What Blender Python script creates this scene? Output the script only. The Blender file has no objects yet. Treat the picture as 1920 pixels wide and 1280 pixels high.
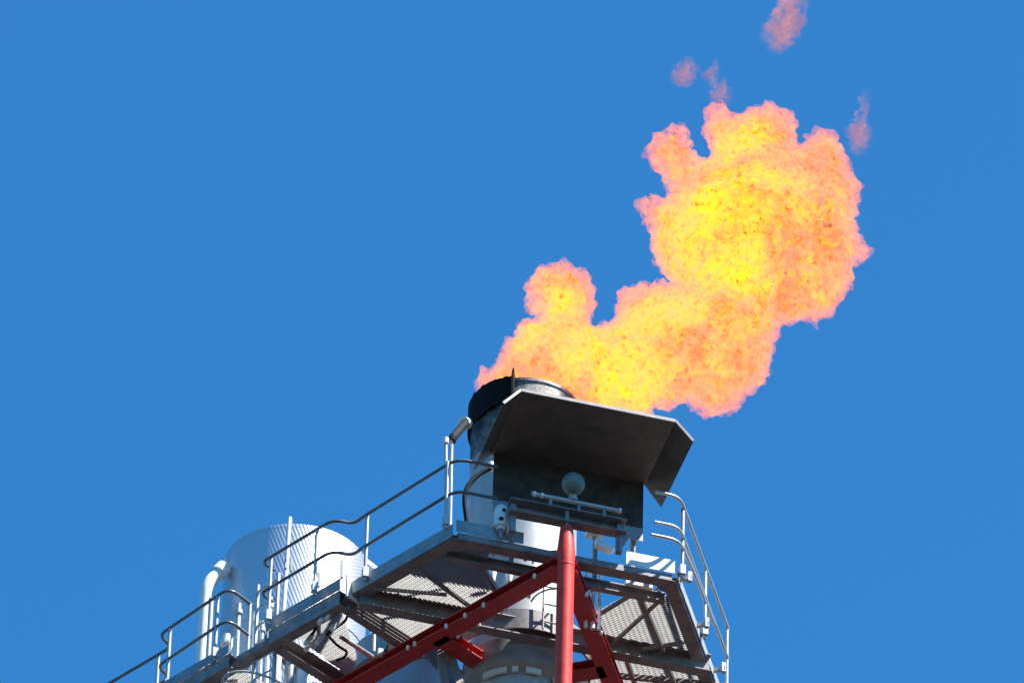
import bpy, math, random
from mathutils import Vector, Matrix
random.seed(7)
rad = math.radians
sc = bpy.context.scene
col = sc.collection

# ------------------------------------------------------------------ camera model (a long lens looking up from the ground)
F = 16500.0; PITCH = rad(39); ROLL = rad(1.6); CAM = Vector((0, 0, 1.6))
cp, sp, cr, sr = math.cos(PITCH), math.sin(PITCH), math.cos(ROLL), math.sin(ROLL)
fw = Vector((0, cp, sp)); u0 = Vector((0, -sp, cp)); r0 = Vector((1, 0, 0))
CR = cr * r0 + sr * u0
CU = -sr * r0 + cr * u0
def ray(u, v): return fw + CR * ((u - 960) / F) + CU * ((640 - v) / F)

# local plan frame of the flare tower: origin = flare stack axis at deck level
ZP = 68.7
O = Vector((0.2, 89.25, ZP)); TH = rad(15.3)
AX = Vector((math.cos(TH), math.sin(TH), 0)); BX = Vector((-math.sin(TH), math.cos(TH), 0))
def W(p): return O + AX * p[0] + BX * p[1] + Vector((0, 0, p[2]))
def toloc(w):
    d = w - O
    return Vector((d.dot(AX), d.dot(BX), d.z))
def L(u, v, z=0.0):
    d = ray(u, v); t = (ZP + z - CAM.z) / d.z
    return toloc(CAM + d * t)
def Vb(u, v, b):                                     # point where the sight line meets the local plane b = const
    d = ray(u, v); t = (O + BX * b - CAM).dot(BX) / d.dot(BX)
    return toloc(CAM + d * t)
S3 = math.sqrt(3) / 2
def E(t, d, z=0.0): return Vector((-S3 * d - .5 * t, -.5 * d + S3 * t, z))     # along / outward of the left deck edge
def G(t, d, z=0.0): return Vector((S3 * d + .5 * t, -.5 * d + S3 * t, z))      # along / outward of the right deck edge

# ------------------------------------------------------------------ materials
MATS = {}
def nt(name):
    m = bpy.data.materials.new(name); m.use_nodes = True
    t = m.node_tree; t.nodes.clear()
    return m, t, t.nodes, t.links
def mat(name, c, rough=.5, metal=0.0, var=.18, scale=3.0, bump=0.0, stretch=(1, 1, 1), c2=None, spec=.5, fine=40):
    m, t, n, l = nt(name)
    o = n.new('ShaderNodeOutputMaterial'); b = n.new('ShaderNodeBsdfPrincipled')
    tc = n.new('ShaderNodeTexCoord'); mp = n.new('ShaderNodeMapping'); mp.inputs['Scale'].default_value = stretch
    nz = n.new('ShaderNodeTexNoise'); nz.inputs['Scale'].default_value = scale; nz.inputs['Detail'].default_value = 7
    nz.inputs['Roughness'].default_value = .65
    rp = n.new('ShaderNodeValToRGB')
    lo = c2 if c2 else tuple(x * (1 - var) for x in c); hi = tuple(min(1, x * (1 + var * .6)) for x in c)
    rp.color_ramp.elements[0].position = .33; rp.color_ramp.elements[1].position = .66
    rp.color_ramp.elements[0].color = (*lo, 1); rp.color_ramp.elements[1].color = (*hi, 1)
    l.new(tc.outputs['Object'], mp.inputs[0]); l.new(mp.outputs[0], nz.inputs['Vector'])
    l.new(nz.outputs['Fac'], rp.inputs[0]); l.new(rp.outputs[0], b.inputs['Base Color'])
    mr = n.new('ShaderNodeMapRange'); mr.inputs['To Min'].default_value = rough - .1; mr.inputs['To Max'].default_value = rough + .12
    l.new(nz.outputs['Fac'], mr.inputs[0]); l.new(mr.outputs[0], b.inputs['Roughness'])
    b.inputs['Metallic'].default_value = metal; b.inputs['Specular IOR Level'].default_value = spec
    if bump:
        n2 = n.new('ShaderNodeTexNoise'); n2.inputs['Scale'].default_value = fine; n2.inputs['Detail'].default_value = 4
        bp = n.new('ShaderNodeBump'); bp.inputs['Strength'].default_value = bump; bp.inputs['Distance'].default_value = .01
        l.new(tc.outputs['Object'], n2.inputs['Vector']); l.new(n2.outputs['Fac'], bp.inputs['Height'])
        l.new(bp.outputs[0], b.inputs['Normal'])
    l.new(b.outputs[0], o.inputs[0])
    MATS[name] = m
    return m
mat('galvanised steel', (.30, .31, .32), .42, .35, .22, 5, .15)
mat('weathered beam steel', (.25, .226, .226), .55, .15, .35, 6, .2)
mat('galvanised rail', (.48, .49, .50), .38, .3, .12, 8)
mat('shaded rail', (.13, .135, .145), .36, .45, .2, 8)  # rail steel darkened; shade on the left-hand rails put into the colour
mat('grating steel', (.37, .375, .37), .75, 0, .14, 9, spec=.12)
mat('sunlit red paint', (.84, .062, .042), .42, 0, .16, 5, .12, spec=.3)  # beam red lightened; sunlight on the front leg put into the colour
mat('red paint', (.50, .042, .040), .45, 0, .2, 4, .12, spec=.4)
mat('stack steel', (.43, .44, .43), .45, .3, .15, 4, .1, (1, 1, .35))
mat('sooty steel', (.012, .010, .010), .85, 0, .6, 6, .5, spec=.12)
mat('shield steel', (.115, .100, .090), .62, .25, .3, 5, .25)
mat('scorched steel', (.27, .245, .225), .6, .2, .6, 16, .5)
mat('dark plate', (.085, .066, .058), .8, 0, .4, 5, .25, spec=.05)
mat('lit shield edge', (.24, .225, .22), .45, .3, .15, 8)  # paler shield steel; sun and flame light on the rim as colour
mat('white paint', (.80, .80, .78), .4, 0, .08, 6)
mat('lamp glass', (.18, .20, .19), .35, 0, .12, 12)
mat('black rubber', (.014, .014, .016), .7, 0, .3, 10, spec=.1)
mat('grey vessel', (.27, .30, .33), .5, .3, .2, 4, .1, (1, 1, .3))
mat('grey paint', (.34, .35, .36), .5, .1, .2, 5, .1)
mat('gravel', (.032, .030, .027), .95, 0, .4, .8, .4, fine=9, spec=.05)

def tip_mat():
    mat('sooted tip', (.27, .245, .225), .6, .2, .6, 16, .5)
    m = MATS['sooted tip']; n = m.node_tree.nodes; l = m.node_tree.links
    b = next(x for x in n if x.type == 'BSDF_PRINCIPLED'); src = b.inputs['Base Color'].links[0].from_socket
    tc = n.new('ShaderNodeTexCoord'); sx = n.new('ShaderNodeSeparateXYZ'); l.new(tc.outputs['Object'], sx.inputs[0])
    nz = n.new('ShaderNodeTexNoise'); nz.inputs['Scale'].default_value = 3.2; nz.inputs['Detail'].default_value = 6
    l.new(tc.outputs['Object'], nz.inputs['Vector'])
    def M(op, a, bb, c=None):
        q = n.new('ShaderNodeMath'); q.operation = op
        for i, x in enumerate((a, bb, c)):
            if x is None: continue
            if isinstance(x, (int, float)): q.inputs[i].default_value = x
            else: l.new(x, q.inputs[i])
        return q.outputs[0]
    # soot licks down from the mouth on the lee (left) side
    h = M('ADD', M('MULTIPLY', M('SUBTRACT', sx.outputs['Z'], ZP + 3.42), 1.7), M('MULTIPLY', sx.outputs['X'], -2.2))
    h = M('ADD', h, M('MULTIPLY', M('SUBTRACT', nz.outputs['Fac'], .5), 2.6))
    mr = n.new('ShaderNodeMapRange'); mr.inputs['From Min'].default_value = .6; mr.inputs['From Max'].default_value = 1.4; l.new(h, mr.inputs[0])
    mx = n.new('ShaderNodeMix'); mx.data_type = 'RGBA'; mx.inputs[7].default_value = (.014, .012, .011, 1)
    l.new(mr.outputs[0], mx.inputs[0]); l.new(src, mx.inputs[6]); l.new(mx.outputs[2], b.inputs['Base Color'])
tip_mat()
def clad_mat():
    m, t, n, l = nt('embossed aluminium')
    o = n.new('ShaderNodeOutputMaterial'); b = n.new('ShaderNodeBsdfPrincipled')
    b.inputs['Base Color'].default_value = (.62, .635, .65, 1); b.inputs['Metallic'].default_value = .75; b.inputs['Roughness'].default_value = .42
    tc = n.new('ShaderNodeTexCoord')
    gr = n.new('ShaderNodeTexGradient'); gr.gradient_type = 'RADIAL'
    sx = n.new('ShaderNodeSeparateXYZ'); l.new(tc.outputs['Object'], gr.inputs[0]); l.new(tc.outputs['Object'], sx.inputs[0])
    def M(op, a, bb):
        q = n.new('ShaderNodeMath'); q.operation = op
        for i, x in enumerate((a, bb)):
            if x is None: continue
            if isinstance(x, (int, float)): q.inputs[i].default_value = x
            else: l.new(x, q.inputs[i])
        return q.outputs[0]
    ang = M('MULTIPLY', gr.outputs['Fac'], 2 * math.pi)
    s1 = M('SINE', M('ADD', M('MULTIPLY', ang, 120), M('MULTIPLY', sx.outputs['Z'], 44)), None)
    s2 = M('SINE', M('SUBTRACT', M('MULTIPLY', ang, 60), M('MULTIPLY', sx.outputs['Z'], 110)), None)
    h = M('ADD', s1, M('MULTIPLY', s2, .55))
    nz = n.new('ShaderNodeTexNoise'); nz.inputs['Scale'].default_value = 5; l.new(tc.outputs['Object'], nz.inputs['Vector'])
    h2 = M('ADD', h, M('MULTIPLY', nz.outputs['Fac'], 2.2))
    bp = n.new('ShaderNodeBump'); bp.inputs['Strength'].default_value = .2; bp.inputs['Distance'].default_value = .006
    l.new(h2, bp.inputs['Height']); l.new(bp.outputs[0], b.inputs['Normal'])
    l.new(b.outputs[0], o.inputs[0]); MATS['embossed aluminium'] = m
clad_mat()

# ------------------------------------------------------------------ mesh builder (works in the tower's local frame)
class MB:
    def __init__(s): s.v = []; s.f = []
    def add(s, vs, fs):
        k = len(s.v); s.v += [Vector(x) for x in vs]; s.f += [tuple(k + i for i in f) for f in fs]; return s
    def hexa(s, c8):
        return s.add(c8, [(0, 3, 2, 1), (4, 5, 6, 7), (0, 1, 5, 4), (1, 2, 6, 5), (2, 3, 7, 6), (3, 0, 4, 7)])
    def bar(s, p, q, w, h, up=(0, 0, 1)):            # rectangular section, w across, h along up
        p, q = Vector(p), Vector(q); d = (q - p).normalized(); up = Vector(up)
        sd = d.cross(up)
        if sd.length < 1e-5: sd = d.cross(Vector((1, 0, 0)))
        sd.normalize(); u = sd.cross(d).normalized(); a = sd * w / 2; b = u * h / 2
        return s.hexa([p - a - b, p + a - b, q + a - b, q - a - b, p - a + b, p + a + b, q + a + b, q - a + b])
    def ibeam(s, p, q, w, h, tf=.014, tw=.012):
        up = Vector((0, 0, h / 2 - tf / 2)); p, q = Vector(p), Vector(q)
        s.bar(p + up, q + up, w, tf); s.bar(p - up, q - up, w, tf)
        return s.bar(p, q, tw, h - 2 * tf - .001)
    def channel(s, p, q, w, h, side, t=.013):         # U section, web on the given side (+1 / -1 of d x up)
        p, q = Vector(p), Vector(q); d = (q - p).normalized(); sd = d.cross(Vector((0, 0, 1))).normalized() * side
        up = Vector((0, 0, h / 2 - t / 2))
        s.bar(p + up, q + up, w, t); s.bar(p - up, q - up, w, t)
        off = sd * (w / 2 - t / 2)
        return s.bar(p + off, q + off, t, h - 2 * t - .001)
    def box(s, c, e1, e2, e3):
        c, e1, e2, e3 = map(Vector, (c, e1, e2, e3))
        return s.hexa([c - e1 - e2 - e3, c + e1 - e2 - e3, c + e1 + e2 - e3, c - e1 + e2 - e3,
                       c - e1 - e2 + e3, c + e1 - e2 + e3, c + e1 + e2 + e3, c - e1 + e2 + e3])
    def tube(s, pts, r, seg=10, cap=True, radii=None):
        pts = [Vector(p) for p in pts]; n = len(pts); k = len(s.v); u = None
        for i, p in enumerate(pts):
            d = (pts[min(i + 1, n - 1)] - pts[max(i - 1, 0)]).normalized()
            if u is None:
                u = d.cross(Vector((0.31, .2, .93)))
                if u.length < .05: u = d.cross(Vector((1, 0, 0)))
            u = (u - d * u.dot(d)).normalized(); w = d.cross(u); rr = radii[i] if radii else r
            for j in range(seg):
                a = 2 * math.pi * j / seg; s.v.append(p + (u * math.cos(a) + w * math.sin(a)) * rr)
        for i in range(n - 1):
            for j in range(seg):
                j2 = (j + 1) % seg
                s.f.append((k + i * seg + j, k + i * seg + j2, k + (i + 1) * seg + j2, k + (i + 1) * seg + j))
        if cap:
            s.f.append(tuple(k + j for j in reversed(range(seg)))); s.f.append(tuple(k + (n - 1) * seg + j for j in range(seg)))
        return s
    def lathe(s, a, b, prof, seg=72, a0=0, a1=360, closed=False):    # revolve (r, z) about the vertical through (a, b)
        k = len(s.v); full = abs(a1 - a0) >= 359.9; m = seg if full else seg + 1
        for j in range(m):
            t = rad(a0 + (a1 - a0) * j / seg)
            for (r, z) in prof: s.v.append(Vector((a + r * math.cos(t), b + r * math.sin(t), z)))
        np_ = len(prof)
        for j in range(seg):
            j2 = (j + 1) % m
            for i in range(np_ if closed else np_ - 1):
                i2 = (i + 1) % np_
                s.f.append((k + j * np_ + i, k + j2 * np_ + i, k + j2 * np_ + i2, k + j * np_ + i2))
        if closed and not full:
            s.f.append(tuple(k + i for i in range(np_))); s.f.append(tuple(k + (m - 1) * np_ + i for i in reversed(range(np_))))
        return s
    def prism(s, poly, off):
        off = Vector(off); n = len(poly); poly = [Vector(p) for p in poly]
        return s.add(poly + [p + off for p in poly], [tuple(reversed(range(n))), tuple(range(n, 2 * n))] +
                     [(i, (i + 1) % n, n + (i + 1) % n, n + i) for i in range(n)])
    def build(s, name, m, parent=None, origin=None, angle=38):
        me = bpy.data.meshes.new(name)
        org = W(origin) if origin is not None else O
        org = Vector(org)
        me.from_pydata([W(v) - org for v in s.v], [], s.f); me.update()
        import bmesh as _b
        bm = _b.new(); bm.from_mesh(me); _b.ops.recalc_face_normals(bm, faces=bm.faces); bm.to_mesh(me); bm.free()
        for p in me.polygons: p.use_smooth = True
        me.set_sharp_from_angle(angle=rad(angle))
        me.materials.append(MATS[m])
        o = bpy.data.objects.new(name, me); col.objects.link(o)
        if parent is not None:
            o.parent = parent; o.location = org - ROOTLOC[parent.name]
        else: o.location = org
        ROOTLOC[o.name] = org
        return o
ROOTLOC = {}
class _P: pass
def part(mb, name, m, parent, label=None, **k):
    me_org = ROOTLOC[parent.name]
    o = mb.build(name, m, None, origin=toloc(me_org), **k)
    o.parent = parent; o.location = (0, 0, 0)
    ROOTLOC[o.name] = me_org
    if label: o['label'] = label
    return o
def thing(name, label, cat, base, group=None):
    o = bpy.data.objects.new(name, None); col.objects.link(o); o.empty_display_size = .3
    o.location = W(base); o['label'] = label; o['category'] = cat
    if group: o['group'] = group
    ROOTLOC[o.name] = W(base)
    return o
def fillet(pts, r, n=6):
    pts = [Vector(p) for p in pts]; out = [pts[0]]
    for i in range(1, len(pts) - 1):
        a, b, c = pts[i - 1], pts[i], pts[i + 1]
        rr = min(r, (a - b).length * .48, (c - b).length * .48)
        p, q = b + (a - b).normalized() * rr, b + (c - b).normalized() * rr
        for k in range(n + 1):
            t = k / n; out.append(p * (1 - t) ** 2 + b * 2 * t * (1 - t) + q * t * t)
    out.append(pts[-1]); return out
GZ = -ZP                                              # ground level in local z

# ------------------------------------------------------------------ ground
g = MB()
gm = bpy.data.meshes.new('ground')
gm.from_pydata([(-3000, -3000, 0), (3000, -3000, 0), (3000, 3000, 0), (-3000, 3000, 0)], [], [(0, 1, 2, 3)])
gm.materials.append(MATS['gravel'])
go = bpy.data.objects.new('ground', gm); col.objects.link(go); go['kind'] = 'structure'

# ------------------------------------------------------------------ flare stack
RS = .70; ZT = 4.01
st = thing('flare_stack', 'tall grey flare stack with a soot-blackened open tip and flame at its mouth', 'flare stack', (0, 0, GZ))
part(MB().lathe(0, 0, [(.57, GZ), (.57, -.50)], 72), 'riser', 'galvanised rail', st)
cl = part(MB().lathe(0, 0, [(.57, -.62), (.71, -.54), (.71, -.17), (.66, -.17)], 72), 'collar', 'grey paint', st)
for a0_, a1_ in ((-150, -119), (-113, -106), (-97, -79), (-60, -40)):
    part(MB().lathe(0, 0, [(.60, -.66), (.645, -.66), (.645, -.585), (.60, -.585)], 10, a0_, a1_, closed=True), 'clip', 'white paint', cl)  # white colour carries the sunlit brightness of these tabs
part(MB().lathe(0, 0, [(.67, -.17), (.67, 1.20), (.685, 1.205), (.685, 1.25), (.70, 1.26), (.70, 2.66), (.72, 2.665), (.72, 2.72), (.70, 2.725), (.70, 3.0)], 96), 'shell', 'stack steel', st)
tipo = part(MB().lathe(0, 0, [(.70, 3.0), (.70, ZT - .05), (.715, ZT - .045), (.715, ZT), (.68, ZT), (.66, ZT - .1), (.66, 2.4), (0.01, 2.4)], 96), 'flare_tip', 'sooted tip', st)
def soot(mesh_obj):                                    # sooty wind screen round the left half of the tip, ragged at its foot
    mb = MB(); n = 60; a0, a1 = 86, 240
    rng = random.Random(3); ring = []
    for j in range(n + 1):
        f = j / n; a = rad(a0 + (a1 - a0) * f)
        foot = ZT - .34 - .10 * f - .03 * math.sin(f * 19) + rng.uniform(-.02, .02)
        top = ZT + .015 + rng.uniform(-.012, .018)
        ring.append((a, foot, top))
    k = 0; vs = []; fs = []
    for (a, zf, zt) in ring:
        for r in (.722, .745):
            for z in (zf, zt): vs.append((r * math.cos(a), r * math.sin(a), z))
    for j in range(n):
        i = j * 4; m = i + 4
        fs += [(i, i + 1, m + 1, m), (i + 2, m + 2, m + 3, i + 3), (i + 1, i + 3, m + 3, m + 1), (i, m, m + 2, i + 2)]
    fs += [(0, 2, 3, 1), (n * 4, n * 4 + 1, n * 4 + 3, n * 4 + 2)]
    mb.add(vs, fs)
    return mb
ws = part(soot(None), 'wind_screen', 'sooty steel', tipo, 'soot-blackened wind screen round the left of the tip')
t = rad(240.5); d = Vector((math.cos(t), math.sin(t), 0)); q = Vector((-d.y, d.x, 0))
part(MB().prism([d * .70 + Vector((0, 0, ZT - .55)), d * .80 + Vector((0, 0, ZT - .5)), d * .80 + Vector((0, 0, ZT + .0)), d * .755 + Vector((0, 0, ZT + .13)), d * .70 + Vector((0, 0, ZT + .02))], q * .025), 'fin', 'sooty steel', tipo)

# ------------------------------------------------------------------ red derrick
dk = thing('derrick_tower', 'red painted triangular steel derrick holding up the service platform', 'derrick', (-.14, -2.58, GZ))
ZR = -.38; LEG = Vector((-.14, -2.58, 0)); SL = 2.55 * math.sqrt(3)
tops = [LEG, E(0, 0) , None]
c1 = LEG + Vector((-SL / 2, SL * S3, 0)); c2 = LEG + Vector((SL / 2, SL * S3, 0))
lg = part(MB().tube([LEG + Vector((0, 0, GZ)), LEG + Vector((0, 0, -.36)), LEG + Vector((0, 0, -.24)), LEG + Vector((0, 0, .16)), LEG + Vector((0, 0, .20))], .1, 28, radii=[.108, .108, .118, .080, .035]), 'leg', 'sunlit red paint', dk)
part(MB().lathe(LEG.x, LEG.y, [(.106, -.46), (.113, -.46), (.113, -.43), (.106, -.43)], 28, closed=True), 'weld_band', 'sunlit red paint', lg)
part(MB().tube([LEG + Vector((0, 0, .19)), LEG + Vector((0, 0, .42))], .030, 12), 'spike', 'weathered beam steel', lg)
for c in (c1, c2):
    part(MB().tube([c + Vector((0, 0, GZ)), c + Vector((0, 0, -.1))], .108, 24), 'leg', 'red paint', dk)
up = Vector((0, 0, ZR))
def rbeam(p, q):
    d = (q - p).normalized()
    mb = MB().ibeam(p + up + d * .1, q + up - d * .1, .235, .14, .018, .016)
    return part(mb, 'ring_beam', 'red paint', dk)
bl = rbeam(LEG, c1); br = rbeam(LEG, c2); bb = rbeam(c1, c2)
def bolts(parent, p, q, ss, side):
    d = (q - p).normalized(); s = Vector((-d.y, d.x, 0)) * side
    for k in ss:
        c = p + d * k + s * .122 + up + Vector((0, 0, -.065))
        part(MB().lathe(c.x, c.y, [(.0, c.z + .035), (.02, c.z + .03), (.026, c.z), (.02, c.z - .03), (0, c.z - .035)], 12), 'clamp', 'white paint', parent)
bolts(bl, LEG, c1, (.42, 1.30, 1.62), 1); bolts(bl, LEG, c1, (.75, 1.15, 1.62), -1); bolts(bl, LEG, c1, (1.95, 2.5, 2.62), 1)
bolts(bl, LEG, c1, (1.98,), -1); bolts(br, LEG, c2, (.6, 1.4), -1)
for (p, q) in ((LEG, c1), (LEG, c2), (c1, c2)):
    m = (p + q) / 2; dr = (Vector((-.07, 0, 0)) - m).normalized()
    part(MB().ibeam(m + up + dr * .02, m + up + dr * (m.length - .60), .24, .14, .018, .016), 'strut', 'red paint', dk)
# lower levels of the derrick, well below the picture
for z in range(6, 66, 10):
    for (p, q) in ((LEG, c1), (LEG, c2), (c1, c2)):
        part(MB().bar(p + Vector((0, 0, -z)), q + Vector((0, 0, -z)), .16, .16), 'ring_beam', 'red paint', dk)
# lug standing on the left beam
pL = L(806, 1190, -.3)
part(MB().bar(E(1.02, 1.30, -.27), E(1.02, 1.30, .02), .10, .07, (1, 0, 0)).bar(E(1.06, 1.36, -.12), E(1.06, 1.30, -.12), .1, .07), 'lug', 'black rubber', bl)

# ------------------------------------------------------------------ service platform
pf = thing('service_platform', 'galvanised steel service platform round the flare stack with handrails', 'platform', (0, 0, -.25))
DL, DR, BF = 2.46, 2.34, -2.30
FLc = Vector((-(DL + .5 * BF) / S3, BF, 0)); FRc = Vector(((DR + .5 * BF) / S3, BF, 0))
tl0 = -.5 * FLc.x + S3 * FLc.y; tr0 = .5 * FRc.x + S3 * FRc.y
zb = Vector((0, 0, -.055))
def pbeam(p, q, w=.17, h=.09, side=1, name='edge_beam', m='weathered beam steel', dz=0):
    return part(MB().channel(Vector(p) + zb + Vector((0, 0, dz)), Vector(q) + zb + Vector((0, 0, dz)), w, h, side), name, m, pf)
i = .09
pbeam(FLc + Vector((.05, i, 0)), FRc + Vector((-.05, i, 0)), side=1)
pbeam(E(tl0 + .05, DL - i), E(3.1, DL - i), side=-1)
pbeam(G(tr0 + .05, DR - i), G(2.4, DR - i), side=1)
part(MB().ibeam((FLc.x + .02, -1.90, -.085), (FRc.x - .02, -1.88, -.085), .09, .13), 'cross_beam', 'weathered beam steel', pf)
part(MB().ibeam((-2.31, -.80, -.15), (2.28, -.80, -.15), .16, .26), 'cross_beam', 'weathered beam steel', pf)
part(MB().bar((.95, -.13, -.10), (2.5, -.38, -.10), .05, .07), 'brace', 'weathered beam steel', pf)
# opening kerb round the stack
part(MB().lathe(0, 0, [(.90, -.20), (.93, -.20), (.93, .10), (.90, .10)], 72, closed=True), 'opening_kerb', 'weathered beam steel', pf)
def brace(p, q, w=.035, h=.05, z=-.12):
    p, q = Vector(p), Vector(q); p.z = q.z = z
    return part(MB().bar(p, q, w, h), 'brace', 'weathered beam steel', pf)
zz = -.1
brace(L(1200, 1117, zz), L(1243, 1218, zz), .06, .08); brace(L(1150, 1202, zz), L(1238, 1122, zz)); brace(L(1205, 1214, zz), L(1280, 1202, zz))
brace(L(1110, 1157, zz), L(1184, 1112, zz)); brace(L(1175, 1235, zz), L(1195, 1290, zz), .05, .07); brace(L(1250, 1245, zz), L(1275, 1300, zz), .05, .07)
brace(L(1215, 1290, zz), L(1245, 1262, zz))
brace(L(782, 1062, zz), L(893, 1143, zz)); brace(L(900, 1054, zz), L(936, 1110, zz), .05, .08)
brace(L(700, 1100, zz), L(838, 1112, zz), .03, .04)  # thin bar modelled where only a shadow line crosses the bay
# grating: bearing bars along the deck edge, cross bars at right angles, cut to the bay outlines
def inpoly(p, poly):
    c = False; n = len(poly)
    for i in range(n):
        a, b = poly[i], poly[i - 1]
        if (a[1] > p[1]) != (b[1] > p[1]) and p[0] < (b[0] - a[0]) * (p[1] - a[1]) / (b[1] - a[1]) + a[0]: c = not c
    return c
def clip(poly, o, d):                                   # pieces of the line o + s d inside the polygon
    ss = []; n = len(poly)
    for i in range(n):
        a, b = Vector(poly[i][:2]), Vector(poly[i - 1][:2]); e = b - a
        det = d.x * (-e.y) + e.x * d.y
        if abs(det) < 1e-9: continue
        r = a - o; s = (r.x * (-e.y) + e.x * r.y) / det; u = (d.x * r.y - d.y * r.x) / det
        if 0 <= u < 1: ss.append(s)
    ss.sort(); return list(zip(ss[::2], ss[1::2]))
def grating(poly, deg, parent, bar_pitch=.066, cross=.032, depth=.046, cdeg=None):
    mb = MB(); d = Vector((math.cos(rad(deg)), math.sin(rad(deg)))); n = Vector((-d.y, d.x)); ca = rad(cdeg if cdeg is not None else deg + 90)
    c = Vector((math.cos(ca), math.sin(ca))); cn = Vector((-c.y, c.x))
    for (dv, nv, pitch, w, z0, z1) in ((d, n, bar_pitch, .004, -.007, .001), (c, cn, cross, .005, -depth, -.003)):
        vals = [Vector(p[:2]).dot(nv) for p in poly]; k = math.floor(min(vals) / pitch)
        while k * pitch < max(vals):
            o = nv * (k * pitch + .0007)
            for (s0, s1) in clip(poly, o, dv):
                if s1 - s0 > .02:
                    p, q = o + dv * s0, o + dv * s1
                    mb.bar((p.x, p.y, (z0 + z1) / 2), (q.x, q.y, (z0 + z1) / 2), w, z1 - z0)
            k += 1
    return part(mb, 'grating', 'grating steel', parent, angle=10)
edgeL = lambda t: E(t, DL - .02)
grating([FLc + Vector((.05, .05, 0)), (-.98, BF + .05), (-.98, -1.72), (-.66, -1.22), (-.72, -.72), (-2.26, -.72), edgeL(.62)], 120, pf)
grating([(-2.27, -.86), (-.66, -.86), (-.80, -.2), (-.95, .5), (-1.24, .16), E(.70, 2.40)], 120, pf)
grating([(.60, -1.20), (.93, -1.75), (1.0, -1.80), (FRc.x - .04, -1.88), G(tr0 + .5, DR - .05), (2.22, -.84), (.70, -.84)], 60, pf, cdeg=11)
grating([(.80, -.76), (2.25, -.76), G(1.5, DR - .06), G(2.3, DR - .06), (1.3, 1.6), (1.0, .5)], 60, pf, cdeg=11)
for c_, e_, f_ in ((FLc, Vector((1, 0, 0)), E(1, 0)), (FRc, Vector((-1, 0, 0)), G(1, 0))):
    q_ = c_ + (e_ + f_) * .004; q_.z = -.108
    part(MB().prism([q_, q_ + e_ * .36, q_ + (e_ + f_) * .27, q_ + f_ * .36], (0, 0, .006)), 'corner_plate', 'weathered beam steel', pf)
# toe plates
def toe(p, q, h=.15, t=.010, z0=.0, m='galvanised steel', name='toe_plate'):
    p, q = Vector(p), Vector(q); p.z = q.z = z0 + h / 2
    return part(MB().bar(p, q, t, h), name, m, pf)
toe(FLc + Vector((.02, -.012, 0)), (-.62, BF - .012, 0), .17); toe((.72, BF - .012, 0), FRc + Vector((-.02, -.012, 0)), .20, m='white paint')  # white on the right plate stands for the sun falling on it
toe(E(tl0 + .02, DL + .012), E(.62, DL + .012), .20, z0=-.09); toe(G(tr0 + .02, DR + .012), G(2.4, DR + .012), .13, z0=-.06, m='galvanised rail')
# handrails of the platform
def rail_set(parent, path, zs, r=.021, rf=.16, name='handrail', m='shaded rail'):
    first = None
    for z in zs:
        o = part(MB().tube(fillet([Vector((p[0], p[1], z)) for p in path], rf), r, 10), name if first is None else 'mid_rail', m, parent if first is None else first)
        first = first or o
    return first
def post(parent, p, h=1.02, r=.024, foot=True, z0=-.04):
    p = Vector(p)
    mb = MB().tube([p + Vector((0, 0, z0)), p + Vector((0, 0, h))], r, 10)
    if foot: mb.bar(p + Vector((0, 0, z0 + .05)), p + Vector((0, 0, z0 + .19)), .09, .07, (1, 0, 0))
    return part(mb, 'post', 'galvanised rail', parent)
pathL = [(-1.02, -2.47), (-1.56, -2.47), E(.32, 2.53), E(.52, 2.50), E(.66, 2.74), E(1.95, 2.72), E(1.95, 2.50)]
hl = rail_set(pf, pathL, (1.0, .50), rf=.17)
for p in (E(-1.22, 2.60), E(.27, 2.515), E(.95, 2.73), E(1.80, 2.70)): post(hl, p)
pathR = [(1.02, -2.52), (1.345, -2.52), G(1.30, DR + .08)]
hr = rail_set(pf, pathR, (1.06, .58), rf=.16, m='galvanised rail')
part(MB().tube(fillet([(.98, -2.52, .37), (1.345, -2.52, .37), G(-.6, DR + .08, .50), G(.5, DR + .08, .54)], .2), .021, 10), 'mid_rail', 'galvanised rail', hr)
for p in (G(-1.26, DR + .07), G(.02, DR + .07), G(1.28, DR + .07)): post(hr, p, 1.06)
for tt in (-1.15, -.18, .78):
    part(MB().bar(G(tt, DR + .01, .03), G(tt, DR + .17, .03), .05, .05).bar(G(tt, DR + .14, -.02), G(tt, DR + .14, .12), .06, .05, (1, 0, 0)), 'rail_bracket', 'galvanised rail', hr)

# ------------------------------------------------------------------ heat shield hood over the front of the platform
hs = thing('heat_shield', 'dark heat shield hood with sloping side flaps below the burning tip', 'heat shield', (0, -2.0, 0))
zr0, zr1 = 1.62, 1.66; B0, B1 = -3.22, -1.90; A0, A1 = -.95, 1.06
sheet = .012
part(MB().hexa([(A0, B0, zr1), (A1, B0, zr1), (A1, B1, zr1 - .02), (A0, B1, zr1 - .02), (A0, B0, zr1 + sheet), (A1, B0, zr1 + sheet), (A1, B1, zr1 - .02 + sheet), (A0, B1, zr1 - .02 + sheet)]), 'roof_panel', 'shield steel', hs)
for (a, s) in ((A0, -1), (A1, 1)):
    x = a + s * .004; e = a + s * .235
    part(MB().hexa([(x, B0, zr1), (x, B1, zr1 - .02), (e, B1 + .02, zr1 - .31), (e, B0 - .02, zr1 - .28),
                    (x, B0, zr1 + sheet), (x, B1, zr1 - .02 + sheet), (e, B1 + .02, zr1 - .31 + sheet), (e, B0 - .02, zr1 - .28 + sheet)]), 'side_flap', 'shield steel', hs)
    part(MB().bar((x, B0 - .012, zr1 + .012), (e, B0 - .03, zr1 - .27), .02, .035), 'rim', 'lit shield edge', hs)
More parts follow.
